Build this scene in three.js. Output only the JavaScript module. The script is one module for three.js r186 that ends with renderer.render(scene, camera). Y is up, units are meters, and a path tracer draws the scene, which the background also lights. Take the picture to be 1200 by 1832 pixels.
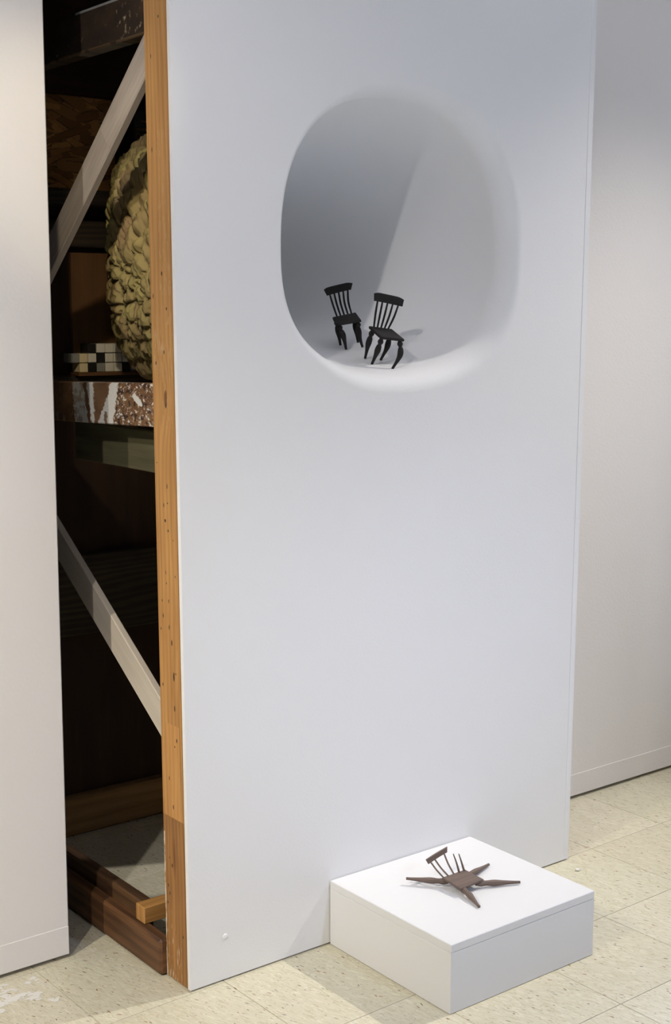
import * as THREE from 'three';
import { mergeGeometries } from 'three/addons/utils/BufferGeometryUtils.js';
import { RectAreaLightUniformsLib } from 'three/addons/lights/RectAreaLightUniformsLib.js';
import { ImprovedNoise } from 'three/addons/math/ImprovedNoise.js';

// ---------------------------------------------------------------- camera, light, exposure
const scene = new THREE.Scene();
scene.background = new THREE.Color(0x000000);
const IMG_H = 1832, FOCAL = 2446.07;
const camera = new THREE.PerspectiveCamera(2 * Math.atan(IMG_H / 2 / FOCAL) * 180 / Math.PI, 1200 / 1832, 0.05, 40);
{
  const pitch = 0.1458, yaw = 0.6621, roll = 0.002;
  camera.position.set(-1.4622, 1.4706, 2.3985);
  camera.rotation.order = 'YXZ';
  camera.rotation.set(-pitch, -yaw, roll);
}
scene.add(camera);
const renderer = new THREE.WebGLRenderer({ antialias: true });
renderer.toneMapping = THREE.LinearToneMapping;
renderer.toneMappingExposure = 1.0;
renderer.shadowMap.enabled = true;
RectAreaLightUniformsLib.init();

const CEILING = 3.5;
// track spotlights: [position], [target], colour, candela, half angle (deg), penumbra, label
const SPOTS = [
  [[3.05, 3.2, 0.6], [0.72, 0.0, 0.22], [1, 0.94, 0.88], 27, 26, 0.9, 'black track spotlight on the track end beyond the right of the partition'],
  [[-3.0, 3.0, 0.95], [-0.25, 0.3, -0.2], [1, 0.92, 0.78], 26, 19, 0.8, 'black track spotlight on the track end farthest along the left gallery wall'],
  [[-2.2, 3.0, 1.66], [-0.5, 1.3, -0.3], [1, 0.93, 0.87], 12.5, 28, 0.8, 'black track spotlight between the two other spotlights left of the partition'],
  [[-1.0, 2.75, 1.2], [0.26, 1.42, -0.88], [1, 0.87, 0.62], 5.5, 9, 0.8, 'black track spotlight aimed into the gap beside the partition'],
  [[-0.9, 3.2, 2.7], [-0.9, 0, 2.7], [0.72, 0.86, 1.38], 64, 31, 0.8, 'black track spotlight pointing straight down over the open floor before the left wall'],
  [[0.9, 3.2, 2.35], [0.9, 0, 2.35], [0.72, 0.86, 1.38], 64, 31, 0.8, 'black track spotlight pointing straight down over the open floor before the plinth'],
  [[2.7, 3.2, 2.35], [2.7, 0, 2.35], [0.72, 0.86, 1.38], 64, 31, 0.8, 'black track spotlight pointing straight down over the open floor before the right wall'],
  [[0.9, 3.2, 4.6], [0.65, 0.15, 0.3], [0.72, 0.87, 1.34], 12, 14, 0.8, 'black track spotlight across the gallery aimed at the plinth'],
];
// cool fluorescent panels let into the gallery ceiling: [x, z], each 1.2 x 0.6 m
const PANELS = [[-2.2, 1.4], [-0.5, 1.4], [1.2, 1.4], [2.9, 1.4]];
const TUBE = new THREE.Color().setRGB(0.90, 0.91, 1.04), TUBE_LEVEL = 1.9;
const FRONT_Z = 5.6;

// ---------------------------------------------------------------- helpers
let seed = 12345;
const rnd = () => { seed = (seed * 1664525 + 1013904223) >>> 0; return seed / 4294967296; };
const R = (a, b) => a + (b - a) * rnd();
const noise = new ImprovedNoise();
const V = (x, y, z) => new THREE.Vector3(x, y, z);
const used = {};
function numbered(n) { used[n] = (used[n] ?? -1) + 1; return used[n] ? `${n}_${String(used[n]).padStart(3, '0')}` : n; }
function shadow(o) { o.castShadow = true; o.receiveShadow = true; return o; }
function thing(name, label, category, [x, y, z] = [0, 0, 0], group) {
  const o = new THREE.Group(); o.name = numbered(name); o.position.set(x, y, z); scene.add(o);
  o.userData = { label, category }; if (group) o.userData.group = group;
  return o;
}
function struct(name) { const o = new THREE.Group(); o.name = name; o.userData.kind = 'structure'; scene.add(o); return o; }
function part(name, geo, mat, parent, label) {
  const m = shadow(new THREE.Mesh(geo, mat)); m.name = name; if (label) m.userData.label = label;
  parent.add(m); return m;
}
function structMesh(name, geo, mat) { const m = shadow(new THREE.Mesh(geo, mat)); m.name = name; m.userData.kind = 'structure'; scene.add(m); return m; }

// chamfered box between two corners; uv in metres, u runs along `grain`
function box(a, b, { bevel = 0.002, grain = 'x', offset = [0, 0], twist } = {}) {
  const lo = [Math.min(a[0], b[0]), Math.min(a[1], b[1]), Math.min(a[2], b[2])];
  const hi = [Math.max(a[0], b[0]), Math.max(a[1], b[1]), Math.max(a[2], b[2])];
  const c = lo.map((v, i) => (v + hi[i]) / 2), h = lo.map((v, i) => (hi[i] - v) / 2);
  const bv = Math.min(bevel, ...h.map(v => v * 0.45));
  const P = [], N = [], U = [];
  const g = 'xyz'.indexOf(grain);
  const vert = p => {
    P.push(p[0] + c[0], p[1] + c[1], p[2] + c[2]);
  };
  const tri = (p, q, r) => {
    const e1 = V(q[0] - p[0], q[1] - p[1], q[2] - p[2]), e2 = V(r[0] - p[0], r[1] - p[1], r[2] - p[2]);
    let n = e1.cross(e2).normalize();
    const mid = V((p[0] + q[0] + r[0]) / 3, (p[1] + q[1] + r[1]) / 3, (p[2] + q[2] + r[2]) / 3);
    if (n.dot(mid) < 0) { [q, r] = [r, q]; n.negate(); }
    const na = [Math.abs(n.x), Math.abs(n.y), Math.abs(n.z)], d = na.indexOf(Math.max(...na));
    for (const v of [p, q, r]) {
      vert(v); N.push(n.x, n.y, n.z);
      const w = [v[0] + c[0], v[1] + c[1], v[2] + c[2]];
      const axes = [0, 1, 2].filter(i => i !== d);
      const ua = d === g ? axes[0] : g, va = axes.find(i => i !== ua);
      U.push(w[ua] + offset[0], w[va] + offset[1]);
    }
  };
  const quad = (p, q, r, s) => { tri(p, q, r); tri(p, r, s); };
  const S = [-1, 1];
  for (let d = 0; d < 3; d++) for (const s of S) {
    const e = (d + 1) % 3, f = (d + 2) % 3;
    const mk = (x, y) => { const v = [0, 0, 0]; v[d] = s * h[d]; v[e] = x * (h[e] - bv); v[f] = y * (h[f] - bv); return v; };
    quad(mk(-1, -1), mk(1, -1), mk(1, 1), mk(-1, 1));
    for (const t of S) {        // edge between +-d and +-e
      const m2 = (k, y) => { const v = [0, 0, 0]; v[d] = s * (k ? h[d] - bv : h[d]); v[e] = t * (k ? h[e] : h[e] - bv); v[f] = y * (h[f] - bv); return v; };
      quad(m2(0, -1), m2(1, -1), m2(1, 1), m2(0, 1));
    }
  }
  for (const x of S) for (const y of S) for (const z of S)
    tri([x * h[0], y * (h[1] - bv), z * (h[2] - bv)], [x * (h[0] - bv), y * h[1], z * (h[2] - bv)], [x * (h[0] - bv), y * (h[1] - bv), z * h[2]]);
  const geo = new THREE.BufferGeometry();
  geo.setAttribute('position', new THREE.Float32BufferAttribute(P, 3));
  geo.setAttribute('normal', new THREE.Float32BufferAttribute(N, 3));
  geo.setAttribute('uv', new THREE.Float32BufferAttribute(U, 2));
  return geo;
}
// a bar of rectangular section between two points in a plane x = const (thickness along x)
function barYZ(x0, x1, p, q, width, bevel = 0.002) {
  const dz = q[1] - p[1], dy = q[0] - p[0], len = Math.hypot(dz, dy), ang = Math.atan2(dy, dz);
  const g = box([x0, -width / 2, 0], [x1, width / 2, len], { bevel, grain: 'z', offset: [p[0], x0] });
  g.rotateX(-ang); g.translate(0, p[0], p[1]);
  return g;
}
// tube along a smooth curve with radius r(t); closed ends
function tube(points, r, segs = 24, radial = 12, flat = 1) {
  const curve = new THREE.CatmullRomCurve3(points, false, 'centripetal');
  const P = [], U = [], I = []; const fr = curve.computeFrenetFrames(segs, false);
  for (let i = 0; i <= segs; i++) {
    const t = i / segs, c = curve.getPointAt(t), rr = Math.max(r(t), 1e-4);
    for (let j = 0; j <= radial; j++) {
      const a = j / radial * Math.PI * 2;
      const v = c.clone().addScaledVector(fr.normals[i], Math.cos(a) * rr).addScaledVector(fr.binormals[i], Math.sin(a) * rr * flat);
      P.push(v.x, v.y, v.z); U.push(t * 0.08, j / radial * 0.03);
    }
  }
  const w = radial + 1;
  for (let i = 0; i < segs; i++) for (let j = 0; j < radial; j++) { const a = i * w + j; I.push(a, a + 1, a + w, a + 1, a + w + 1, a + w); }
  for (const [row, flip] of [[0, true], [segs, false]]) {
    const c = curve.getPointAt(row / segs), k = P.length / 3; P.push(c.x, c.y, c.z); U.push(0, 0);
    for (let j = 0; j < radial; j++) flip ? I.push(k, row * w + j + 1, row * w + j) : I.push(k, row * w + j, row * w + j + 1);
  }
  const g = new THREE.BufferGeometry();
  g.setAttribute('position', new THREE.Float32BufferAttribute(P, 3)); g.setAttribute('uv', new THREE.Float32BufferAttribute(U, 2));
  g.setIndex(I); g.computeVertexNormals(); return g;
}
// slab over a quad of four corners (in order), thickness down its own normal, edges chamfered; optional bow along its normal
function slab(c, thick, { bevel = 0.0012, nu = 8, bow = 0, drop = 0 } = {}) {
  const n = c[1].clone().sub(c[0]).cross(c[3].clone().sub(c[0])).normalize();
  const at = (u, v) => {
    const p = c[0].clone().lerp(c[1], u), q = c[3].clone().lerp(c[2], u);
    const s = p.lerp(q, v); const k = 1 - (2 * u - 1) ** 2; s.addScaledVector(n, bow * k);
    if (drop) s.addScaledVector(c[3].clone().sub(c[0]).normalize(), -drop * Math.max(0, Math.abs(2 * u - 1) - 0.6) ** 2 * v * 6);
    return s;
  };
  const L = c[0].distanceTo(c[1]), H = c[0].distanceTo(c[3]);
  const P = [], U = [], I = [];
  const ringPts = (inset, off) => {
    const iu = inset / L, iv = inset / H, out = [];
    for (let i = 0; i <= nu; i++) out.push([iu + (1 - 2 * iu) * i / nu, iv]);
    for (let i = 1; i <= 4; i++) out.push([1 - iu, iv + (1 - 2 * iv) * i / 4]);
    for (let i = nu - 1; i >= 0; i--) out.push([iu + (1 - 2 * iu) * i / nu, 1 - iv]);
    for (let i = 3; i >= 1; i--) out.push([iu, iv + (1 - 2 * iv) * i / 4]);
    return out.map(([u, v]) => { const p = at(u, v).addScaledVector(n, -off); return [p, u * L, v * H]; });
  };
  const rings = [ringPts(bevel, 0), ringPts(0, bevel), ringPts(0, thick - bevel), ringPts(bevel, thick)];
  const k = rings[0].length;
  const push = r => { const s = P.length / 3; for (const [p, u, v] of r) { P.push(p.x, p.y, p.z); U.push(u, v); } return s; };
  for (let i = 0; i < 3; i++) { const a = push(rings[i]), b = push(rings[i + 1]); for (let j = 0; j < k; j++) { const j2 = (j + 1) % k; I.push(a + j, b + j, a + j2, a + j2, b + j, b + j2); } }
  for (const [off, flip] of [[0, false], [thick, true]]) {
    const s = P.length / 3, iu = bevel / L, iv = bevel / H;
    for (let i = 0; i <= nu; i++) for (let j = 0; j <= 4; j++) { const u = iu + (1 - 2 * iu) * i / nu, v = iv + (1 - 2 * iv) * j / 4; const p = at(u, v).addScaledVector(n, -off); P.push(p.x, p.y, p.z); U.push(u * L, v * H); }
    for (let i = 0; i < nu; i++) for (let j = 0; j < 4; j++) { const a = s + i * 5 + j, b = a + 5; flip ? I.push(a, a + 1, b, b, a + 1, b + 1) : I.push(a, b, a + 1, b, b + 1, a + 1); }
  }
  const g = new THREE.BufferGeometry();
  g.setAttribute('position', new THREE.Float32BufferAttribute(P, 3)); g.setAttribute('uv', new THREE.Float32BufferAttribute(U, 2));
  g.setIndex(I); g.computeVertexNormals(); return g;
}

// ---------------------------------------------------------------- textures and materials
function dataTexture(w, h, fn, srgb = true) {
  const d = new Uint8Array(w * h * 4);
  for (let y = 0; y < h; y++) for (let x = 0; x < w; x++) {
    const c = fn(x, y), i = (y * w + x) * 4;
    d[i] = Math.max(0, Math.min(255, c[0])); d[i + 1] = Math.max(0, Math.min(255, c[1])); d[i + 2] = Math.max(0, Math.min(255, c[2])); d[i + 3] = 255;
  }
  const t = new THREE.DataTexture(d, w, h); t.wrapS = t.wrapT = THREE.RepeatWrapping; t.magFilter = THREE.LinearFilter; t.minFilter = THREE.LinearMipmapLinearFilter; t.generateMipmaps = true;
  if (srgb) t.colorSpace = THREE.SRGBColorSpace; t.needsUpdate = true; return t;
}
const fbm = (x, y, z, o = 4) => { let s = 0, a = 0.5, f = 1; for (let i = 0; i < o; i++) { s += a * noise.noise(x * f, y * f, z + i * 7.3); a *= 0.5; f *= 2; } return s; };
const mix = (a, b, t) => a.map((v, i) => v + (b[i] - v) * t);
const clamp = (v, a = 0, b = 1) => Math.max(a, Math.min(b, v));
const sstep = (a, b, v) => { const t = clamp((v - a) / (b - a)); return t * t * (3 - 2 * t); };

// wood whose grain runs along u; sizes in metres
function woodMap(base, dark, z, { lu = 1.2, lv = 0.2, w = 768, h = 192, rings = 55, contrast = 1, blotch = 0.3 } = {}) {
  const t = dataTexture(w, h, (x, y) => {
    const u = x / w * lu, v = y / h * lv;
    const warp = fbm(u * 1.6, v * 10, z, 3) * 0.035;
    const g = 0.5 + 0.5 * Math.sin((v + warp) * rings * Math.PI * 2 * 0.9 + fbm(u * 3, v * 30, z + 5, 2) * 4);
    const fib = fbm(u * 9, v * 420, z + 9, 3) * 0.9;
    const bl = fbm(u * 4, v * 16, z + 20, 3);
    const k = clamp(0.35 * g * contrast + 0.30 + fib * 0.5 + bl * blotch);
    return mix(base, dark, k);
  });
  t.repeat.set(1 / lu, 1 / lv); return t;
}
const std = (o) => new THREE.MeshStandardMaterial({ roughness: 0.75, metalness: 0, ...o });

const rollerBump = dataTexture(512, 512, (x, y) => { const v = 128 + 110 * fbm(x / 512 * 48, y / 512 * 48, 3, 3); return [v, v, v]; }, false);
rollerBump.repeat.set(3.3, 3.3);
const rollerBumpRough = rollerBump.clone(); rollerBumpRough.repeat.set(2.4, 2.4); rollerBumpRough.needsUpdate = true;
const M = {};
M.panel = std({ color: new THREE.Color().setRGB(0.80, 0.80, 0.80), roughness: 0.62, bumpMap: rollerBump, bumpScale: 0.00025 });
M.gallery = std({ color: new THREE.Color().setRGB(0.80, 0.775, 0.745), roughness: 0.7, bumpMap: rollerBumpRough, bumpScale: 0.0005 });
M.plinth = std({ color: new THREE.Color().setRGB(0.75, 0.75, 0.75), roughness: 0.55, bumpMap: rollerBump, bumpScale: 0.0002 });
M.ceiling = std({ color: new THREE.Color().setRGB(0.75, 0.75, 0.75), roughness: 0.9 });
M.lampBlack = std({ color: 0x151515, roughness: 0.45, metalness: 0.3 });
M.frameWhite = std({ color: 0xdedede, roughness: 0.6 });

M.brace = std({ map: woodMap([205, 196, 180], [176, 164, 148], 2.2, { rings: 30, contrast: 0.5 }), roughness: 0.7 });
M.dirtyBrace = std({ map: woodMap([196, 184, 170], [150, 136, 124], 4.4, { rings: 30, contrast: 0.4, blotch: 0.7 }), roughness: 0.75 });
M.plate = std({ map: woodMap([122, 84, 50], [56, 35, 21], 6.1, { rings: 40, contrast: 0.8, blotch: 0.9 }), roughness: 0.6 });
M.plate2 = std({ map: woodMap([112, 80, 48], [58, 38, 24], 7.7, { rings: 45, blotch: 0.8 }), roughness: 0.7 });
M.block = std({ map: woodMap([196, 148, 84], [150, 104, 52], 8.8, { rings: 60 }), roughness: 0.7 });
M.pine = std({ map: woodMap([168, 132, 84], [120, 88, 50], 3.3, { rings: 34 }), roughness: 0.75 });
M.darkBoard = std({ map: woodMap([72, 58, 42], [36, 27, 20], 1.4, { rings: 60, contrast: 1.3, blotch: 0.7 }), roughness: 0.8 });
M.ply = std({ map: woodMap([66, 42, 26], [38, 23, 14], 5.2, { rings: 14, contrast: 0.5, blotch: 0.5 }), roughness: 0.85 });
M.brownPly = std({ map: woodMap([120, 82, 44], [84, 54, 26], 9.2, { rings: 18, contrast: 0.5 }), roughness: 0.8 });
M.greenBoard = std({ map: woodMap([112, 108, 78], [74, 70, 48], 10.2, { rings: 22, contrast: 0.6, blotch: 0.8 }), roughness: 0.85 });
M.studWood = std({ map: woodMap([196, 146, 84], [150, 100, 48], 11.9, { rings: 45 }), roughness: 0.65 });

// left face of the corner stud: finger-jointed pine with knots, nail marks and paint traces; u across, v up (0..2.44 m)
{
  const W = 128, H = 2048, LH = 2.44, LW = 0.09;
  const marks = []; for (let i = 0; i < 34; i++) marks.push([R(0.012, 0.08), i < 24 ? R(0.1, 1.15) : R(1.15, 2.3), R(0.0009, 0.0022), R(0.001, 0.005)]);
  marks.push([0.05, 1.034, 0.003, 0.003], [0.034, 0.773, 0.002, 0.006], [0.028, 0.70, 0.0026, 0.009], [0.028, 0.63, 0.002, 0.006], [0.022, 0.56, 0.002, 0.004]);
  const map = dataTexture(W, H, (x, y) => {
    const s = x / W * LW, v = y / H * LH;                 // s: 0 at the sheet, LW at the back
    const seg = v > 0.591 ? 0 : v > 0.381 ? 1 : 2;
    const sec = seg === 1 && s < 0.072 && s > 0.012 ? 1 : seg === 2 ? 2 : 0;
    const z = 30 + sec * 11;
    let warp = fbm(v * 1.3, s * 9, z, 3) * 0.02;
    const dk = Math.hypot((s - 0.036) * 1.0, (v - 1.29) * 0.32);      // knot with cathedral grain
    warp += 0.018 * Math.exp(-dk * dk / 0.0006);
    const g = 0.5 + 0.5 * Math.sin((s + warp * 1.6) * 2 * Math.PI * 60 + 2.5 * fbm(v * 2, s * 40, z, 2));
    const fib = fbm(v * 8, s * 520, z + 4, 3), bl = fbm(v * 3.5, s * 22, z + 8, 3);
    const pal = [[[200, 152, 90], [150, 104, 52]], [[206, 156, 94], [164, 114, 58]], [[176, 126, 70], [112, 76, 38]]][sec];
    let c = mix(pal[0], pal[1], clamp(0.3 + 0.3 * g + fib * 0.6 + bl * 0.6));
    if (dk < 0.006) c = mix(c, [96, 58, 26], 0.75);
    if (seg === 2) { const kd = Math.hypot((s - 0.045) / 0.010, (v - 0.29) / 0.045); c = mix(c, [110, 70, 30], 0.6 * clamp(1.2 - kd) * (0.6 + 0.8 * g)); }
    for (const [ms, mv, rs, rv] of marks) { const q = ((s - ms) / rs) ** 2 + ((v - mv) / rv) ** 2; if (q < 1.6) c = mix(c, [38, 28, 18], clamp(1.6 - q)); }
    // traces of white paint
    const p1 = fbm(v * 30, s * 260, 51, 3);
    if (v < 0.17 && s > 0.02 && p1 > 0.1 + v * 1.1) c = mix(c, [214, 208, 196], clamp((p1 - 0.1 - v * 1.1) * 5));
    if (Math.abs(v - 1.40) < 0.07 && Math.abs(s - 0.06) < 0.02 && p1 > 0.02) c = mix(c, [220, 205, 180], clamp(p1 * 2.2) * (1 - Math.abs(v - 1.4) / 0.07));
    if (Math.abs(v - 1.53) < 0.3 && s < 0.05 && p1 > 0.2) c = mix(c, [214, 190, 160], 0.35);
    if (s > 0.085 && v < 0.34 && p1 > -0.1) c = mix(c, [226, 220, 208], 0.8);
    return c;
  });
  M.studFace = std({ map, roughness: 0.6 });
}
// old paint-splashed rail: u 0..1.2 m along the rail, v 0..0.2
function paintedMap(variant) {
  const W = 2048, H = 192, LU = 1.0, LV = 0.1;
  const t = dataTexture(W, H, (x, y) => {
    const u = x / W * LU, v = y / H;                      // v 0 bottom .. 1 top; u is distance behind the sheet
    const b = fbm(u * 14, v * 2.5, 71 + variant, 4), f = fbm(u * 130, v * 14, 75 + variant, 3), fine = fbm(u * 260, v * 26, 79, 2);
    let c = mix([140, 104, 68], [100, 68, 44], clamp(0.5 + b));
    if (variant === 0) {
      // swathes of white brushed across the middle, crumbs of plaster towards the partition
      const rag = f * 0.010 + fbm(u * 40, v * 5, 77, 2) * 0.012;
      const inside = (lo, hi) => sstep(-0.003, 0.003, u - lo + rag) * sstep(-0.003, 0.003, hi - u - rag);
      let wgt = inside(0.365 - 0.03 * v, 0.552 + 0.01 * v);
      wgt *= 1 - inside(0.468 + 0.022 * v, 0.486 + 0.022 * v) * 0.95;                 // bare streak
      wgt *= 1 - inside(0.440 - 0.085 * v + 0.02 * v * v, 0.455) * 0.95;              // wider wedge of bare wood
      if (v < 0.3) wgt *= 1 - inside(0.395, 0.404) * 0.8;
      if (u > 0.5) wgt *= 0.55 + 0.45 * sstep(-0.2, 0.15, fbm(u * 50, v * 6, 81, 3));
      if (u > 0.552) wgt = Math.max(wgt, clamp((fbm(u * 60, v * 3, 83, 3) - 0.10) * 3) * 0.45);
      if (u < 0.37) { const sp = 0.6 * fine + 0.7 * f + 0.7 * fbm(u * 55, v * 6, 87, 3); wgt = Math.max(wgt, clamp((sp - 0.07) * 4.5)); if (fbm(u * 70, v * 7, 89, 2) < -0.12) c = mix(c, [50, 32, 24], 0.8); }
      const chip = Math.hypot((u - 0.253) / 0.022, (v - 0.60 - (u - 0.253) * 5) / 0.09); if (chip < 1) wgt = 1;
      c = mix(c, [226, 224, 216], clamp(wgt) * (0.82 + 0.18 * clamp(1 + f)));
    } else {
      c = mix([70, 52, 34], [40, 28, 19], clamp(0.5 + b));
      const sp = fbm(u * 60, v * 6 + u * 20, 91, 3) + 0.3 * fine;
      const lim = u < 0.30 ? 0.16 : 0.30;
      if (sp > lim) c = mix(c, [178, 162, 132], clamp((sp - lim) * 4));
      if (v > 0.93 && u > 0.3 && u < 0.5) c = mix(c, [190, 196, 196], 0.7);
      if (v < 0.06 && b > -0.1) c = mix(c, [120, 96, 62], 0.6);
    }
    return c;
  });
  t.repeat.set(1, 1); return t;
}
M.paintedRail = std({ map: paintedMap(0), roughness: 0.7 });
M.darkRail = std({ map: paintedMap(1), roughness: 0.8 });
// strand board
{
  const W = 512, H = 512, LW = 0.5; const buf = new Float32Array(W * H * 3); const id = new Float32Array(W * H).fill(0.5);
  for (let i = 0; i < W * H; i++) { buf[i * 3] = 150; buf[i * 3 + 1] = 104; buf[i * 3 + 2] = 56; }
  for (let k = 0; k < 420; k++) {
    const cx = R(0, W), cy = R(0, H), L = R(40, 90), w = R(8, 20), a = Math.PI / 2 + R(-0.6, 0.6), tone = R(-1, 1), ca = Math.cos(a), sa = Math.sin(a);
    const base = mix([214, 158, 88], [140, 94, 46], clamp(0.5 + tone * 0.5));
    const m = Math.ceil(L);
    for (let dy = -m; dy <= m; dy++) for (let dx = -m; dx <= m; dx++) {
      const u = dx * ca + dy * sa, v = -dx * sa + dy * ca;
      if (Math.abs(u) > L * 0.9 || Math.abs(v) > w * (1 - 0.5 * (Math.abs(u) / L) ** 2)) continue;
      const x = ((cx + dx) % W + W) % W | 0, y = ((cy + dy) % H + H) % H | 0, i = y * W + x;
      const s = 1 + 0.16 * Math.sin(v * 1.9 + k) + 0.1 * (rnd() - 0.5), edge = Math.abs(v) > w * 0.86 ? 0.62 : 1;
      for (let q = 0; q < 3; q++) buf[i * 3 + q] = base[q] * s * edge;
    }
  }
  const t = dataTexture(W, H, (x, y) => { const i = (y * W + x) * 3; return [buf[i], buf[i + 1], buf[i + 2]]; });
  t.repeat.set(1 / LW, 1 / LW); M.osb = std({ map: t, roughness: 0.8 });
}
// vinyl composition floor tile, four variants; uv 0..1 over one tile
M.tiles = [0, 1, 2, 3].map(k => {
  const W = 512, cv = document.createElement('canvas'); cv.width = cv.height = W; const g = cv.getContext('2d');
  const base = [[206, 200, 176], [203, 197, 173], [208, 202, 179], [204, 199, 175]][k];
  g.fillStyle = `rgb(${base})`; g.fillRect(0, 0, W, W);
  for (let i = 0; i < 1500; i++) {        // pale marbling
    const x = R(0, W), y = R(0, W), l = R(4, 26), w = R(1, 4), t = R(-1, 1);
    g.fillStyle = t > 0 ? `rgba(232,226,204,${R(0.1, 0.35)})` : `rgba(176,166,132,${R(0.1, 0.35)})`;
    g.save(); g.translate(x, y); g.rotate(R(-0.35, 0.35) + Math.PI / 2 + 0.25); g.beginPath(); g.ellipse(0, 0, l, w, 0, 0, 7); g.fill(); g.restore();
  }
  for (let i = 0; i < 620; i++) {         // brown and grey flecks drawn out one way
    const x = R(0, W), y = R(0, W), big = rnd() < 0.09, l = big ? R(6, 14) : R(1.5, 8), w = big ? R(2.6, 5.2) : R(0.8, 2.2);
    const col = rnd() < 0.7 ? [100 + R(-30, 34), 78 + R(-25, 24), 48 + R(-18, 22)] : [140, 136, 118];
    g.fillStyle = `rgba(${col.map(v => v | 0)},${big ? R(0.65, 0.95) : R(0.35, 0.8)})`;
    g.save(); g.translate(x, y); g.rotate(R(-0.4, 0.4) + Math.PI / 2 + 0.25); g.beginPath();
    g.moveTo(-l, 0); g.quadraticCurveTo(-l * 0.3, -w * R(0.6, 1.4), l * R(0.5, 1), R(-w, w)); g.quadraticCurveTo(l * 0.2, w * R(0.6, 1.5), -l, 0); g.fill(); g.restore();
  }
  const t = new THREE.CanvasTexture(cv); t.colorSpace = THREE.SRGBColorSpace; t.wrapS = t.wrapT = THREE.RepeatWrapping;
  return std({ map: t, roughness: 0.42 });
});
M.slab = std({ color: new THREE.Color().setRGB(0.17, 0.135, 0.09), roughness: 0.9 });
M.floorFar = std({ color: new THREE.Color().setRGB(0.60, 0.55, 0.38), roughness: 0.5 });
// near-black stained wood of the miniature chairs, brown weathered wood of the broken one
M.ebony = std({ map: woodMap([26, 19, 16], [11, 8, 7], 13.1, { lu: 0.1, lv: 0.03, w: 256, h: 128, rings: 260, blotch: 0.5 }), roughness: 0.8 });
M.walnut = std({ map: woodMap([124, 107, 97], [76, 63, 56], 14.6, { lu: 0.1, lv: 0.03, w: 256, h: 128, rings: 260, blotch: 0.8 }), roughness: 0.7 });
// foam
M.foam = std({ color: 0xffffff, vertexColors: true, roughness: 0.8 });
M.blockWhite = std({ color: new THREE.Color().setRGB(0.82, 0.76, 0.64), roughness: 0.5 });
M.blockTan = std({ color: new THREE.Color().setRGB(0.82, 0.68, 0.40), roughness: 0.6 });
M.blockGrey = std({ color: new THREE.Color().setRGB(0.30, 0.29, 0.26), roughness: 0.6 });
M.blockBlack = std({ color: new THREE.Color().setRGB(0.02, 0.018, 0.016), roughness: 0.4 });
M.plaster = std({ color: new THREE.Color().setRGB(0.74, 0.72, 0.66), roughness: 0.9 });
M.tubeGlow = new THREE.MeshStandardMaterial({ color: 0x222222, roughness: 0.5, emissive: TUBE, emissiveIntensity: 1.0 });

// ---------------------------------------------------------------- setting
// floor: one-foot vinyl tiles, slightly turned against the wall
{
  const T = 0.3048, rot = -0.0136, ox = 1.3156, oz = -0.012, gap = 0.0015;
  const floor = struct('floor');
  part('subfloor', box([-4.6, -0.12, -1.3], [5.1, -0.004, FRONT_Z + 0.15], { bevel: 0 }), M.slab, floor);
  const half = (T - gap) / 2, geos = M.tiles.map((m, k) => {
    const g = box([-half, -0.004, -half], [half, 0, half], { bevel: 0.0004 });
    const p = g.attributes.position, u = g.attributes.uv;
    for (let i = 0; i < p.count; i++) u.setXY(i, (p.getX(i) + T / 2) / T, (p.getZ(i) + T / 2) / T);
    return g;
  });
  const far = [];
  const I0 = -20, I1 = 13, J0 = -5, J1 = 19;
  for (let i = I0; i < I1; i++) for (let j = J0; j < J1; j++) {
    const a = (i + 0.5) * T, b = (j + 0.5) * T, x = ox + a * Math.cos(rot) - b * Math.sin(rot), z = oz + a * Math.sin(rot) + b * Math.cos(rot);
    const k = (rnd() * 4) | 0, turn = (rnd() < 0.5 ? 0 : Math.PI);
    if (x < -4.4 || x > 4.95 || z < -1.15 || z > FRONT_Z - 0.2) continue;
    const nearOnes = i >= -8 && i <= 7 && j >= -5 && j <= 7;
    if (nearOnes) {
      const m = part(far.n = 'floor_tile', geos[k], M.tiles[k], floor); m.position.set(x, 0, z); m.rotation.y = -rot + turn;
    } else { const g = geos[k].clone(); g.rotateY(-rot + turn); g.translate(x, 0, z); far.push([k, g]); }
  }
  for (let k = 0; k < 4; k++) { const m = part('floor_tile_field', mergeGeometries(far.filter(f => f[0] === k).map(f => f[1])), M.tiles[k], floor); m.userData.kind = 'stuff'; }
}
structMesh('ceiling', box([-4.6, CEILING, -1.3], [5.1, CEILING + 0.1, FRONT_Z + 0.15], { bevel: 0 }), M.ceiling);

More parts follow.
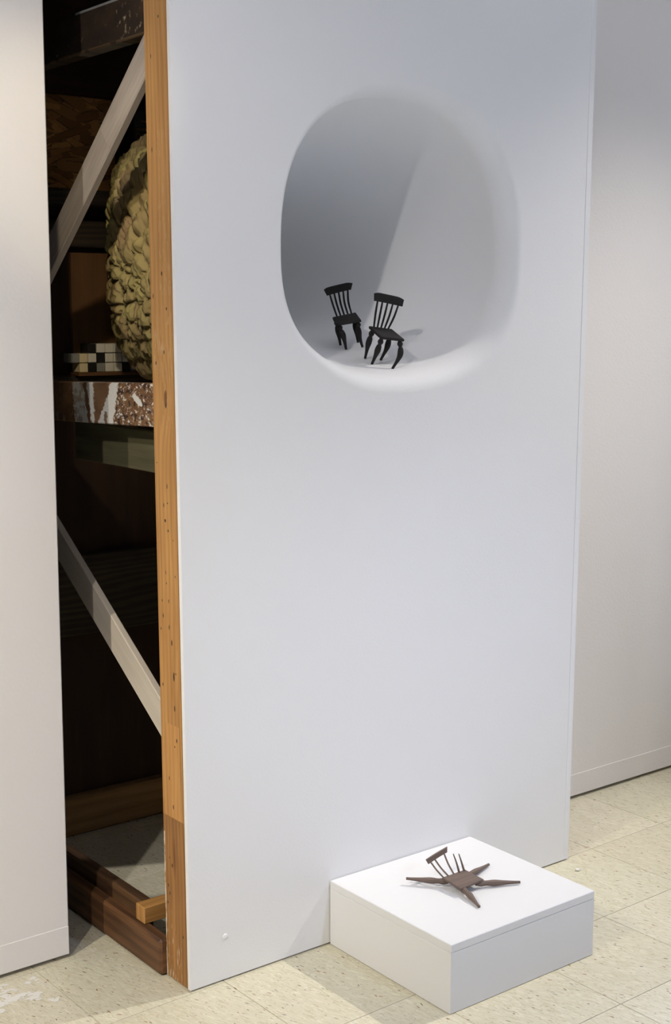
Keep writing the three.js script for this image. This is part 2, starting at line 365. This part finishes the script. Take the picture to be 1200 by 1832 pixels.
// main gallery wall, broken by the opening behind the partition
const WZ = -0.31;
const WL = -0.122, WR = 1.06, GAP = 0.010, BASE = 0.078;
{
  const w = struct('wall_left');
  part('plasterboard', box([-4.6, BASE - 0.003, WZ - 0.115], [WL, CEILING, WZ], { bevel: 0.003, grain: 'x' }), M.gallery, w);
  part('wall_foot', box([-4.6, 0, WZ - 0.10], [WL - 0.02, BASE, WZ - 0.03], { bevel: 0 }), M.pine, w);
  const r = struct('wall_right');
  part('plasterboard', box([WR, BASE - 0.003, WZ - 0.115], [5.1, CEILING, WZ], { bevel: 0.003 }), M.gallery, r);
  part('wall_foot', box([WR + 0.02, 0, WZ - 0.10], [5.1, BASE, WZ - 0.03], { bevel: 0 }), M.pine, r);
  const h = struct('wall_header');
  part('plasterboard', box([WL, 2.25, WZ - 0.115], [WR, CEILING, WZ], { bevel: 0.002 }), M.gallery, h);
  // painted base flush with the wall, a slim ridge at its top
  structMesh('baseboard_left', box([-4.6, GAP, WZ - 0.115], [WL - 0.0015, BASE, WZ + 0.0012], { bevel: 0.001 }), M.gallery);
  structMesh('baseboard_right', box([WR, GAP, WZ - 0.115], [5.1, BASE, WZ + 0.0012], { bevel: 0.001 }), M.gallery);
}
structMesh('wall_side_left', box([-4.7, 0, -1.3], [-4.5, CEILING, FRONT_Z + 0.15], { bevel: 0 }), M.gallery);
structMesh('wall_side_right', box([5.0, 0, -1.3], [5.2, CEILING, FRONT_Z + 0.15], { bevel: 0 }), M.gallery);
{
  structMesh('wall_front', box([-4.6, 0, FRONT_Z], [5.1, CEILING, FRONT_Z + 0.15], { bevel: 0 }), M.gallery);
  PANELS.forEach(([x, z], i) => {
    const g = thing('ceiling_light', `recessed cool white fluorescent ceiling panel, ${['over the left end of the gallery', 'over the floor before the wall gap', 'over the floor before the plinth', 'over the right end of the gallery'][i]}`, 'ceiling light', [x, CEILING, z], 'fluorescent ceiling panels');
    for (const s of [-1, 1]) {
      part('light_frame', box([-0.62, -0.02, s * 0.30], [0.62, 0, s * 0.32]), M.frameWhite, g);
      part('light_frame', box([s * 0.60, -0.02, -0.30], [s * 0.62, 0, 0.30]), M.frameWhite, g);
    }
    part('diffuser', box([-0.6, -0.012, -0.3], [0.6, -0.002, 0.3], { bevel: 0 }), M.tubeGlow, g);
    const l = new THREE.RectAreaLight(TUBE, TUBE_LEVEL, 1.2, 0.6);
    l.position.set(x, CEILING - 0.024, z); l.lookAt(x, 0, z); l.castShadow = true; scene.add(l);
  });
}
// rear of the cavity: sheathing with boards of several kinds nailed across it
{
  const w = struct('wall_rear');
  part('sheathing', box([-1.6, 0, -1.04], [2.6, CEILING, -1.0], { grain: 'y', bevel: 0 }), M.ply, w);
  part('bottom_plank', box([-1.5, 0.003, -1.0], [2.5, 0.112, -0.965], { bevel: 0.003 }), M.pine, w, 'pale pine plank along the foot of the rear wall');
  part('cross_board', box([-1.5, 0.577, -1.0], [2.5, 0.803, -0.968], { bevel: 0.003, offset: [0.4, 0] }), M.darkBoard, w);
  part('cross_board', box([-1.5, 1.20, -1.0], [2.5, 1.296, -0.960], { bevel: 0.003, offset: [0.1, 0.3] }), M.darkBoard, w);
  part('plywood_panel', box([0.272, 1.30, -1.0], [0.52, 1.625, -0.985], { grain: 'y' }), M.brownPly, w, 'brown plywood patch with dark splits');
  part('ledge_board', box([-1.5, 1.745, -1.0], [2.5, 1.785, -0.90], { bevel: 0.003, offset: [0.9, 0.2] }), M.darkBoard, w);
  part('cross_board', box([-1.5, 1.64, -1.0], [2.5, 1.71, -0.972], { bevel: 0.003, offset: [0.7, 0.5] }), M.darkBoard, w);
  part('strand_board', box([0.0, 1.787, -1.0], [0.405, 2.032, -0.970], { grain: 'y' }), M.osb, w, 'orange brown strand board');
  part('top_board', box([-1.5, 2.032, -1.0], [2.5, 2.30, -0.945], { bevel: 0.003 }), M.ply, w);
}
structMesh('wall_cavity_left', box([-1.7, 0, -1.04], [-1.5, CEILING, WZ - 0.115], { bevel: 0 }), M.ply);
structMesh('wall_cavity_right', box([2.5, 0, -1.04], [2.7, CEILING, WZ - 0.115], { bevel: 0 }), M.ply);

// ---------------------------------------------------------------- partition with the hollow
// hollow: egg-shaped bowl, sharp on its left rim, flared on the others
const NI = { cx: 0.586, cy: 1.6, a: 0.324, ar: 0.350, b: 0.272, bt: 0.345, D: 0.70, n: 2.4, m: 1.08 };
const bowl = d => Math.sqrt(Math.max(0, 1 - Math.pow(d / NI.D, NI.m)));
const LIP = [[-180, 0.007], [-135, 0.020], [-90, 0.045], [-45, 0.055], [0, 0.046], [45, 0.046], [90, 0.030], [125, 0.012], [180, 0.007]];
const lipR = phi => {
  let d = phi * 180 / Math.PI; while (d > 180) d -= 360; while (d < -180) d += 360;
  for (let i = 0; i < LIP.length - 1; i++) if (d <= LIP[i + 1][0]) { const [a, x] = LIP[i], [b, y] = LIP[i + 1]; return x + (y - x) * sstep(0, 1, (d - a) / (b - a)); }
  return 0.007;
};
const sup = phi => {
  const c = Math.cos(phi), s = Math.sin(phi), e = 2 / NI.n;
  return [(c > 0 ? NI.ar : NI.a) * Math.sign(c) * Math.abs(c) ** e, (s > 0 ? NI.bt : NI.b) * Math.sign(s) * Math.abs(s) ** e];
};
const part0 = thing('display_partition', 'tall white partition wall with a sculpted oval hollow and a bare wooden edge', 'partition');
{
  const left = y => 0.010 - 0.00821 * y, right = y => 1.210 + 0.00805 * y, TOP = 2.44, FOOT = 0.004;
  // angles, uniform plus the four corners
  const corner = [[left(FOOT), FOOT], [right(FOOT), FOOT], [right(TOP), TOP], [left(TOP), TOP]].map(([x, y]) => Math.atan2(y - NI.cy, x - NI.cx));
  const dirs = []; const K = 320;
  const phis = []; for (let i = 0; i < K; i++) phis.push(i / K * Math.PI * 2);
  // direction of each outline point seen from the centre
  const dirOf = phi => { const [x, y] = sup(phi); return Math.atan2(y, x); };
  for (const c of corner) { let best = 0, bd = 9; phis.forEach((f, i) => { let d = Math.abs(dirOf(f) - c); d = Math.min(d, 2 * Math.PI - d); if (d < bd) { bd = d; best = i; } });
    // bisect for the exact angle
    let lo = phis[best] - 0.05, hi = phis[best] + 0.05; for (let k = 0; k < 40; k++) { const m = (lo + hi) / 2; let d = dirOf(m) - c; while (d > Math.PI) d -= 2 * Math.PI; while (d < -Math.PI) d += 2 * Math.PI; d < 0 ? lo = m : hi = m; } phis[best] = lo; }
  phis.sort((a, b) => a - b);
  const P = [], I = [], U = []; const rings = [];
  const ring = f => { const s = P.length / 3; for (const phi of phis) { const [x, y, z] = f(phi); P.push(x, y, z); U.push(x, y + z * 0.7); } rings.push(s); };
  const rect = phi => {
    const [ex, ey] = sup(phi), L = Math.hypot(ex, ey), dx = ex / L, dy = ey / L;
    let t = 1e9;
    if (dy > 0) t = Math.min(t, (TOP - NI.cy) / dy); if (dy < 0) t = Math.min(t, (FOOT - NI.cy) / dy);
    for (const [x0, k, sgn] of [[0.010, -0.00821, -1], [1.210, 0.00805, 1]]) {       // x = x0 + k y
      const den = dx - k * dy, tt = (x0 + k * NI.cy - NI.cx) / den; if (tt > 0) t = Math.min(t, tt);
    }
    return [NI.cx + dx * t, NI.cy + dy * t];
  };
  const lip = (phi, t) => {
    const r = lipR(phi), d = r * (1 - Math.cos(t)), o = r * (1 - Math.sin(t)), [ex, ey] = sup(phi), L = Math.hypot(ex, ey), s = bowl(d);
    return [NI.cx + ex * s + ex / L * o, NI.cy + ey * s + ey / L * o, -d];
  };
  for (const k of [0, 0.02, 0.1, 0.25, 0.45, 0.65, 0.82, 0.93, 0.98]) ring(phi => { const [x, y] = rect(phi), l = lip(phi, 0); return [x + (l[0] - x) * k, y + (l[1] - y) * k, 0]; });
  for (let i = 0; i <= 14; i++) ring(phi => lip(phi, i / 14 * Math.PI / 2));
  for (let i = 1; i <= 44; i++) ring(phi => {
    const r = lipR(phi), t = i / 44; let d = r + (NI.D - r) * Math.sin(t * Math.PI / 2); if (i === 44) d = NI.D - 1e-6;
    const [ex, ey] = sup(phi), s = bowl(d); return [NI.cx + ex * s, NI.cy + ey * s, -d];
  });
  const n = phis.length;
  for (let q = 0; q < rings.length - 1; q++) for (let j = 0; j < n; j++) { const a = rings[q] + j, b = rings[q] + (j + 1) % n, c = rings[q + 1] + j, d = rings[q + 1] + (j + 1) % n; I.push(a, b, c, b, d, c); }
  const face = new THREE.BufferGeometry();
  face.setAttribute('position', new THREE.Float32BufferAttribute(P, 3)); face.setAttribute('uv', new THREE.Float32BufferAttribute(U, 2)); face.setIndex(I); face.computeVertexNormals();
  // cut edges of the sheet
  const eb = []; const eN = [], eU = [];
  const cs = [[left(FOOT), FOOT], [right(FOOT), FOOT], [right(TOP), TOP], [left(TOP), TOP]];
  for (let i = 0; i < 4; i++) {
    const a = cs[i], b = cs[(i + 1) % 4], nx = b[1] - a[1], ny = a[0] - b[0], l = Math.hypot(nx, ny);
    const q = [[a, 0], [a, -0.011], [b, -0.011], [a, 0], [b, -0.011], [b, 0]];
    for (const [p, z] of q) { eb.push(p[0], p[1], z); eN.push(nx / l, ny / l, 0); eU.push(p[0], p[1] + z); }
  }
  const edge = new THREE.BufferGeometry(); edge.setAttribute('position', new THREE.Float32BufferAttribute(eb, 3)); edge.setAttribute('normal', new THREE.Float32BufferAttribute(eN, 3)); edge.setAttribute('uv', new THREE.Float32BufferAttribute(eU, 2));
  part('face_sheet', mergeGeometries([face.toNonIndexed(), edge]), M.panel, part0, 'smooth white painted face with an oval hollow');
  part('corner_bead', barXY(1.1985, 0.004, 1.2185, 2.44, 0.014), M.panel, part0);
  // nail plug under the paint
  const plug = new THREE.SphereGeometry(0.007, 16, 10); plug.scale(1, 1, 0.35); plug.translate(0.101, 0.103, 0); part('nail_plug', plug, M.panel, part0);

  // corner stud with its weathered face, leaning with the sheet
  const lean = g => { const p = g.attributes.position; for (let i = 0; i < p.count; i++) p.setX(i, p.getX(i) + left(p.getY(i))); return g; };
  part('stud', lean(box([0.0005, 0.002, -0.0995], [0.038, 2.44, -0.0125], { bevel: 0.002, grain: 'y' })), M.studWood, part0);
  {
    const g = new THREE.BufferGeometry(), y0 = 0.004, y1 = 2.438, z0 = -0.0135, z1 = -0.0985;
    const pts = [[y0, z0], [y1, z0], [y1, z1], [y0, z0], [y1, z1], [y0, z1]];
    const p = [], u = [], nn = []; for (const [y, z] of pts) { p.push(0.0, y, z); u.push((z0 - z) / (z0 - z1), y / 2.44); nn.push(-1, 0, 0); }
    g.setAttribute('position', new THREE.Float32BufferAttribute(p, 3)); g.setAttribute('uv', new THREE.Float32BufferAttribute(u, 2)); g.setAttribute('normal', new THREE.Float32BufferAttribute(nn, 3));
    part('stud_face', lean(g), M.studFace, part0, 'weathered orange pine stud with nail marks and paint traces');
  }
  part('stud', box([1.172, 0.002, -0.0995], [1.208, 2.44, -0.0115], { grain: 'y', offset: [0.3, 0.1] }), M.studWood, part0);
  part('top_plate', box([0.04, 2.40, -0.0995], [1.17, 2.438, -0.0115]), M.studWood, part0);

  // framing that runs back from the corner stud
  part('floor_plate', box([-0.006, 0.001, -0.955], [0.026, 0.086, -0.1005], { bevel: 0.006, grain: 'z' }), M.plate, part0, 'worn reddish brown floor plate');
  part('floor_plate', box([0.0265, 0.001, -0.955], [0.056, 0.120, -0.232], { bevel: 0.003, grain: 'z', offset: [0.4, 0.1] }), M.plate2, part0, 'dark upright floor plate');
  part('brace', barYZ(0.042, 0.0605, [2.0635, -0.105], [1.3895, -0.90], 0.069), M.dirtyBrace, part0, 'pale grimy diagonal brace');
  part('brace', barYZ(0.042, 0.0595, [0.5345, -0.105], [1.0775, -0.90], 0.071), M.brace, part0, 'pale painted diagonal brace');
  const railGeo = (g) => { const p = g.attributes.position, u = g.attributes.uv; g.computeBoundingBox(); const b = g.boundingBox; for (let i = 0; i < p.count; i++) u.setXY(i, -p.getZ(i), (p.getY(i) - b.min.y) / (b.max.y - b.min.y)); return g; };
  const r1 = railGeo(box([0.050, 1.2125, -0.93], [0.088, 1.3075, -0.102], { bevel: 0.0025, grain: 'z' }));
  { const p = r1.attributes.position; for (let i = 0; i < p.count; i++) p.setY(i, p.getY(i) + (p.getZ(i) + 0.42) * 0.033); }
  part('rail', r1, M.paintedRail, part0, 'brown rail smeared with white paint and plaster');
  part('rail', railGeo(box([0.050, 2.043, -0.93], [0.088, 2.136, -0.102], { bevel: 0.0025, grain: 'z' })), M.darkRail, part0, 'dark rail with dried splashes');
  part('rail', box([0.115, 1.105, -0.68], [0.135, 1.20, -0.102], { bevel: 0.002, grain: 'z' }), M.greenBoard, part0, 'greenish grey board');
}
function barXY(x0, y0, x1, y1, w) {
  const g = box([-w / 2, 0, -0.002], [w / 2, y1 - y0, 0.0007], { bevel: 0.0007, grain: 'y' });
  g.rotateZ(-Math.atan2(x1 - x0, y1 - y0)); g.translate(x0, y0, 0); return g;
}
// foam shell behind the hollow
{
  const A = 0.405, B = 0.245, D = 0.79, cx = 0.60, cy = 1.605, nx = 420, nd = 200;
  const P = [], C = [], I = [];
  const cell = (x, y, z) => {             // distance to nearest lump centre
    const X = Math.floor(x), Y = Math.floor(y), Z = Math.floor(z); let d1 = 9, d2 = 9, id = 0;
    for (let i = -1; i <= 1; i++) for (let j = -1; j <= 1; j++) for (let k = -1; k <= 1; k++) {
      const a = X + i, b = Y + j, c = Z + k; let h = Math.sin(a * 127.1 + b * 311.7 + c * 74.7) * 43758.5453; h -= Math.floor(h); let h2 = Math.sin(a * 269.5 + b * 183.3 + c * 246.1) * 43758.5453; h2 -= Math.floor(h2); let h3 = Math.sin(a * 113.5 + b * 271.9 + c * 124.6) * 43758.5453; h3 -= Math.floor(h3);
      const d = (a + h - x) ** 2 + (b + h2 - y) ** 2 + (c + h3 - z) ** 2; if (d < d1) { d2 = d1; d1 = d; id = h; } else if (d < d2) d2 = d;
    }
    return [Math.sqrt(d1), Math.sqrt(d2), id];
  };
  const put = (ph, t) => {
    const d = 0.03 + (D - 0.03) * Math.min(1, t), s = Math.pow(Math.max(0, 1 - Math.pow((d - 0.03) / (D - 0.03), 5)), 0.2);
    const c = Math.cos(ph), q = Math.sin(ph), rr = 1 / ((Math.abs(c) / A) ** 5 + (Math.abs(q) / B) ** 5) ** (1 / 5);
    const ux = c * rr / A, uy = q * rr / B;
    const x = cx + A * ux * s, y = cy + B * uy * s ** 0.4 * (1 + 0.45 * (1 - ux * ux * s * s)), z = -d;
    const nn = V(ux / A, uy / B, -0.9 * (d / D) ** 3 / 0.4).normalize();
    const w = fbm(x * 6, y * 6, z * 6, 2) * 0.35;
    const [a1, a2, id] = cell(x * 21 + w * 4, y * 19 + w * 4, z * 21 + w * 4), [b1, b2] = cell(x * 50 + w * 7, y * 46 + w * 6, z * 50 + w * 7);
    const big = fbm(x * 7, y * 7, z * 7 + 3, 2);
    const lump = 1 - a1 * a1, crease = sstep(0, 0.16, a2 - a1);
    const k = 0.020 * big + 0.022 * lump * crease + 0.008 * (1 - b1 * b1) * sstep(0, 0.2, b2 - b1) + 0.003 * noise.noise(x * 160, y * 160, z * 160);
    P.push(x + nn.x * k, y + nn.y * k, z + nn.z * k);
    const col = mix([0.42, 0.36, 0.12], [0.33, 0.22, 0.10], clamp(0.3 + id * 0.5 + 1.2 * fbm(x * 5, y * 5, z * 9 + 8, 2)));
    C.push(...col);
  };
  for (let i = 0; i <= nd; i++) for (let j = 0; j < nx; j++) { const tt = i / nd; put(j / nx * Math.PI * 2, Math.sin(tt * Math.PI / 2)); }
  for (let i = 0; i < nd; i++) for (let j = 0; j < nx; j++) { const a = i * nx + j, b = i * nx + (j + 1) % nx, c = a + nx, d = b + nx; I.push(a, c, b, b, c, d); }
  const g = new THREE.BufferGeometry(); g.setAttribute('position', new THREE.Float32BufferAttribute(P, 3)); g.setAttribute('color', new THREE.Float32BufferAttribute(C, 3)); g.setIndex(I); g.computeVertexNormals();
  part('foam_shell', g, M.foam, part0, 'lumpy yellow brown foam behind the hollow');
}

// ---------------------------------------------------------------- things in the cavity
{
  const b = thing('wood_block', 'short square offcut of light wood on the floor plate beside the stud', 'wood block', [0.008, 0.0865, -0.192]);
  part('block_body', box([0, 0, -0.039], [0.30, 0.039, 0], { bevel: 0.0015 }), M.block, b);
}
{
  const m = thing('block_mosaic', 'mosaic of small square black and pale blocks above the painted rail', 'mosaic', [0.241, 1.306, -0.985]);
  const S = 0.0240, PITCH = 0.0259, kinds = { w: M.blockWhite, t: M.blockTan, g: M.blockGrey, k: M.blockBlack };
  part('backing_strip', box([0.02, -0.010, 0], [0.29, 0.0, 0.05], { bevel: 0.001 }), M.brownPly, m);
  const rows = ['.tkgwwkgg', 'gtwkwwwkk', '..kwwwkk.'];
  const g = {}; for (const k in kinds) g[k] = box([0, 0, 0], [S, S, 0.046], { bevel: 0.0012 });
  rows.forEach((r, j) => [...r].forEach((c, i) => { if (c === '.') return; const p = part('block', g[c], kinds[c], m); p.position.set(i * PITCH, 0.0004 + j * PITCH, (i * 7 + j * 5) % 3 * 0.001); }));
}
{
  const c = thing('stored_carton', 'dark carton with worn orange print on the rear ledge', 'box', [0.425, 1.7855, -0.90]);
  part('carton_body', box([0, 0, -0.06], [0.30, 0.215, 0], { bevel: 0.002 }), M.blockBlack, c);
  const ink = std({ color: new THREE.Color().setRGB(0.30, 0.17, 0.07), roughness: 0.8 });
  const strips = []; for (const [x, y, w, h] of [[0.005, 0.162, 0.25, 0.007], [0.02, 0.186, 0.22, 0.003], [0.0, 0.120, 0.04, 0.003], [0.0, 0.098, 0.03, 0.003], [0.0, 0.080, 0.045, 0.003]]) strips.push(box([x, y, 0], [x + w, y + h, 0.0006], { bevel: 0.0002 }));
  part('printed_bands', mergeGeometries(strips), ink, c);
  const glyph = []; for (let i = 0; i < 6; i++) { const t = new THREE.TorusGeometry(0.0075, 0.0012, 6, 14, i % 2 ? 4.4 : 6.283); t.rotateZ(i * 1.7); t.scale(0.8, 1, 0.3); t.translate(0.012 + i * 0.018, 0.147, 0.0004); glyph.push(t); }
  part('printed_marks', mergeGeometries(glyph), ink, c);
}

// ---------------------------------------------------------------- plinth
const PX0 = 0.3917, PX1 = 0.8388, PZ = 0.4166, PH = 0.1567;
{
  const p = thing('plinth', 'low square white plinth on the floor against the partition', 'plinth', [(PX0 + PX1) / 2, 0, PZ / 2]);
  const hx = (PX1 - PX0) / 2, hz = PZ / 2;
  part('box_body', box([-hx + 0.0003, 0.001, -hz + 0.002], [hx - 0.0003, PH - 0.0192, hz - 0.0003], { bevel: 0.0008 }), M.plinth, p);
  part('top_board', box([-hx, PH - 0.019, -hz + 0.002], [hx, PH, hz], { bevel: 0.0015 }), M.plinth, p);
}

// ---------------------------------------------------------------- miniature chairs
const vv = a => V(...a);
const legRadius = s => t => {              // turned leg: neck, ring, swelling, tapered foot
  const ring = Math.exp(-(((t - 0.13) / 0.055) ** 2)) * 0.0022, swell = Math.exp(-(((t - 0.42) / 0.20) ** 2)) * 0.0027;
  return s * (0.0036 + ring + swell - 0.0009 * sstep(0.6, 1, t) - 0.0012 * Math.exp(-(((t - 0.23) / 0.03) ** 2)));
};
// everything is given in room coordinates and moved to the group's base
function chair(name, label, mat, d, group) {
  const base = vv(d.feet[0]).add(vv(d.feet[1])).add(vv(d.feet[2])).add(vv(d.feet[3])).multiplyScalar(0.25);
  const g = thing(name, label, 'miniature chair', base.toArray(), group);
  const rel = a => vv(a).sub(base);
  const [bl, br, fr, fl] = d.seat.map(rel);
  const up = fl.clone().sub(bl).cross(br.clone().sub(bl)).normalize();
  part('seat', slab([fl, fr, br, bl], 0.0068, { bevel: 0.0014 }), mat, g);
  const ctr = bl.clone().add(br).add(fr).add(fl).multiplyScalar(0.25);
  d.feet.map(rel).forEach((f, i) => {
    const c = [bl, br, fr, fl][i].clone().lerp(ctr, d.inset ?? 0.24).addScaledVector(up, -0.0055);
    const mid = c.clone().lerp(f, 0.5).add(rel(d.bend?.[i] ? d.bend[i].map((v, k) => v + base.getComponent(k)) : base.toArray()));
    part('leg', tube([c, mid, f], legRadius(d.legScale ?? 1.15), 30, 14), mat, g);
  });
  if (d.head) {
    const [hbl, hbr, htr, htl] = d.head.map(rel);
    part('headrest', slab([hbl, hbr, htr, htl], 0.0052, { bevel: 0.0012, nu: 14, bow: d.bow ?? -0.004, drop: 0.004 }), mat, g);
    const N = d.spindles ?? 5;
    const nrm = hbr.clone().sub(hbl).cross(htl.clone().sub(hbl)).normalize();
    for (let i = 0; i < N; i++) {
      const s = (i + 0.5) / N, b = bl.clone().lerp(br, 0.08 + 0.84 * s).lerp(ctr, 0.08).addScaledVector(up, -0.001);
      const k = 1 - (2 * s - 1) ** 2;
      const t = hbl.clone().lerp(hbr, 0.05 + 0.90 * s).lerp(htl.clone().lerp(htr, s), 0.15).addScaledVector(nrm, (d.bow ?? -0.004) * k - 0.0026);
      const m = b.clone().lerp(t, 0.5).addScaledVector(nrm, -0.0025).addScaledVector(br.clone().sub(bl), (d.curve ?? 0) * s);
      part('spindle', tube([b, m, t], q => 0.0021 + 0.0005 * Math.sin(q * Math.PI), 18, 10), mat, g);
    }
  }
  return g;
}
chair('miniature_chair', 'near-black miniature spindle chair tilting downhill at the lip of the hollow', M.ebony, {
  seat: [[0.6073, 1.4366, -0.1287], [0.6662, 1.4291, -0.1143], [0.6474, 1.4064, -0.0465], [0.5883, 1.4124, -0.0611]],
  head: [[0.6095, 1.4946, -0.1119], [0.6797, 1.4813, -0.0918], [0.681, 1.501, -0.0876], [0.6068, 1.5153, -0.1081]],
  feet: [[0.6219, 1.3592, -0.1607], [0.6478, 1.3549, -0.1339], [0.6196, 1.3374, -0.0569], [0.6002, 1.3471, -0.1088]],
  bend: [[-0.002, 0, 0], [0.004, 0, 0.003], [0.008, 0, 0.006], [-0.002, 0, 0.004]], curve: 0.06,
}, 'dark miniature chairs in the hollow');
chair('miniature_chair', 'near-black miniature spindle chair leaning sideways deeper inside the hollow', M.ebony, {
  seat: [[0.6232, 1.4563, -0.2909], [0.6733, 1.4684, -0.2618], [0.6395, 1.4511, -0.1989], [0.5861, 1.4411, -0.2306]],
  head: [[0.6061, 1.5079, -0.29], [0.658, 1.523, -0.2607], [0.6573, 1.5419, -0.2569], [0.5961, 1.5251, -0.2926]],
  feet: [[0.6312, 1.3875, -0.2681], [0.6834, 1.3941, -0.2644], [0.6742, 1.384, -0.236], [0.6248, 1.3787, -0.2379]],
  bend: [[0, 0, 0], [0, 0, 0], [-0.002, 0, -0.002], [0.002, 0, 0.002]], curve: -0.05,
}, 'dark miniature chairs in the hollow');

// broken chair lying on the plinth
{
  const base = V(0.612, PH, 0.222);
  const g = thing('broken_miniature_chair', 'collapsed brown miniature chair with splayed legs lying on the plinth', 'miniature chair', base.toArray());
  const rel = (x, y, z) => V(x, y, z).sub(base), mat = M.walnut;
  part('seat', slab([rel(0.571, 0.1775, 0.254), rel(0.644, 0.180, 0.253), rel(0.645, 0.182, 0.190), rel(0.572, 0.182, 0.191)], 0.006, { bevel: 0.0012 }), mat, g);
  const legs = [
    [[0.584, 0.171, 0.199], [0.552, 0.171, 0.165], [0.518, 0.1715, 0.127]],
    [[0.630, 0.171, 0.201], [0.685, 0.167, 0.188], [0.741, 0.1625, 0.170]],
    [[0.628, 0.170, 0.243], [0.674, 0.166, 0.262], [0.727, 0.1625, 0.288]],
    [[0.586, 0.170, 0.240], [0.578, 0.167, 0.276], [0.562, 0.1612, 0.324]],
  ];
  for (const l of legs) part('leg', tube(l.map(p => rel(...p)), t => 1.15 * (0.0042 + 0.0022 * Math.exp(-(((t - 0.12) / 0.08) ** 2)) + 0.0020 * Math.exp(-(((t - 0.42) / 0.18) ** 2)) - 0.0014 * sstep(0.6, 1, t)), 30, 14), mat, g);
  const sp = [
    [[0.574, 0.181, 0.194], [0.571, 0.194, 0.172], [0.573, 0.2045, 0.1505]],
    [[0.589, 0.181, 0.194], [0.585, 0.195, 0.172], [0.586, 0.2075, 0.1505]],
    [[0.606, 0.181, 0.194], [0.606, 0.200, 0.174], [0.614, 0.2155, 0.1505]],
    [[0.6225, 0.181, 0.194], [0.619, 0.202, 0.189], [0.613, 0.2255, 0.183]],
    [[0.638, 0.181, 0.194], [0.635, 0.201, 0.188], [0.629, 0.2222, 0.1845]],
  ];
  sp.forEach((l, i) => part('spindle', tube(l.map(p => rel(...p)), t => i < 3 ? 0.0020 : 0.0028 - 0.0016 * t, 18, 10), mat, g));
  part('headrest', slab([rel(0.566, 0.2025, 0.152), rel(0.6235, 0.2165, 0.152), rel(0.627, 0.2285, 0.1485), rel(0.561, 0.2135, 0.1485)], 0.005, { bevel: 0.0011, nu: 14, bow: -0.002 }), mat, g);
}

// ---------------------------------------------------------------- small leavings on the floor
{
  // dried plaster smeared on the tiles at the wall foot
  const sh = [];
  for (let k = 0; k < 260; k++) {
    const u = rnd(), cx = -0.40 + 0.17 * rnd(), cz = -0.295 + 0.15 * u, r = R(0.0015, 0.004) + 0.009 * rnd() ** 4, n = 9, s = new THREE.Shape();
    if (fbm(cx * 22, cz * 22, 4.7, 2) < 0.02) continue;
    for (let i = 0; i <= n; i++) { const a = i / n * Math.PI * 2, q = r * (0.45 + 0.9 * Math.abs(noise.noise(k * 3.1, Math.cos(a) * 1.8, Math.sin(a) * 1.8) * 2)); i ? s.lineTo(cx + q * Math.cos(a) * 1.5, -(cz + q * Math.sin(a))) : s.moveTo(cx + q * Math.cos(a) * 1.5, -(cz + q * Math.sin(a))); }
    const g = new THREE.ExtrudeGeometry(s, { depth: 0.0003 + 0.000002 * k, bevelEnabled: false }); g.rotateX(-Math.PI / 2); sh.push(g);
  }
  const m = shadow(new THREE.Mesh(mergeGeometries(sh), M.plaster)); m.name = 'plaster_residue'; m.position.y = 0.0002;
  m.userData = { label: 'dried white plaster smears on the floor at the foot of the left wall', category: 'plaster', kind: 'stuff' }; scene.add(m);
  const c = new THREE.IcosahedronGeometry(0.006, 1); { const p = c.attributes.position; for (let i = 0; i < p.count; i++) { const k = 1 + 0.25 * noise.noise(p.getX(i) * 300, p.getY(i) * 300, p.getZ(i) * 300); p.setXYZ(i, p.getX(i) * k * 1.2, p.getY(i) * k * 0.6, p.getZ(i) * k); } c.computeVertexNormals(); }
  const cr = shadow(new THREE.Mesh(c, M.plaster)); cr.name = 'plaster_crumb'; cr.position.set(1.173, 0.0036, 0.068); cr.userData = { label: 'tiny white plaster crumb on the floor beside the plinth', category: 'crumb' }; scene.add(cr);
}

// ---------------------------------------------------------------- track lights
for (const [pos, target, col, cd, ang, pen, label] of SPOTS) {
  const p = vv(pos), dir = vv(target).sub(p).normalize(), c = new THREE.Color().setRGB(...col);
  const g = thing('track_spotlight', label, 'spotlight', [p.x, CEILING, p.z]);
  const o = V(0, p.y - CEILING, 0);
  part('track_adapter', box([-0.1, -0.03, -0.018], [0.1, 0, 0.018]), M.lampBlack, g);
  part('stem', tube([V(0, -0.02, 0), V(0, (p.y - CEILING) * 0.5, 0), o.clone().addScaledVector(dir, -0.10)], () => 0.009, 8, 10), M.lampBlack, g);
  const can = new THREE.LatheGeometry([[0.012, -0.17], [0.05, -0.16], [0.056, -0.10], [0.058, 0.0], [0.050, 0.0], [0.046, -0.02], [0.0, -0.025]].map(q => new THREE.Vector2(...q)), 28);
  const q = new THREE.Quaternion().setFromUnitVectors(V(0, 1, 0), dir);
  can.applyQuaternion(q); can.translate(o.x, o.y, o.z); part('lamp_can', can, M.lampBlack, g);
  const lens = new THREE.CylinderGeometry(0.045, 0.045, 0.004, 24); lens.translate(0, -0.014, 0); lens.applyQuaternion(q); lens.translate(o.x, o.y, o.z);
  part('lens', lens, new THREE.MeshStandardMaterial({ color: 0x333333, emissive: c, emissiveIntensity: 3 }), g);
  const l = new THREE.SpotLight(c, cd, 0, ang * Math.PI / 180, pen, 2);
  l.position.copy(p).addScaledVector(dir, 0.02); l.target.position.set(...target); l.castShadow = true; l.shadow.radius = 1.6; l.shadow.mapSize.set(2048, 2048);
  scene.add(l); scene.add(l.target);
}
scene.traverse(o => { if (o.isMesh) shadow(o); });
renderer.render(scene, camera);
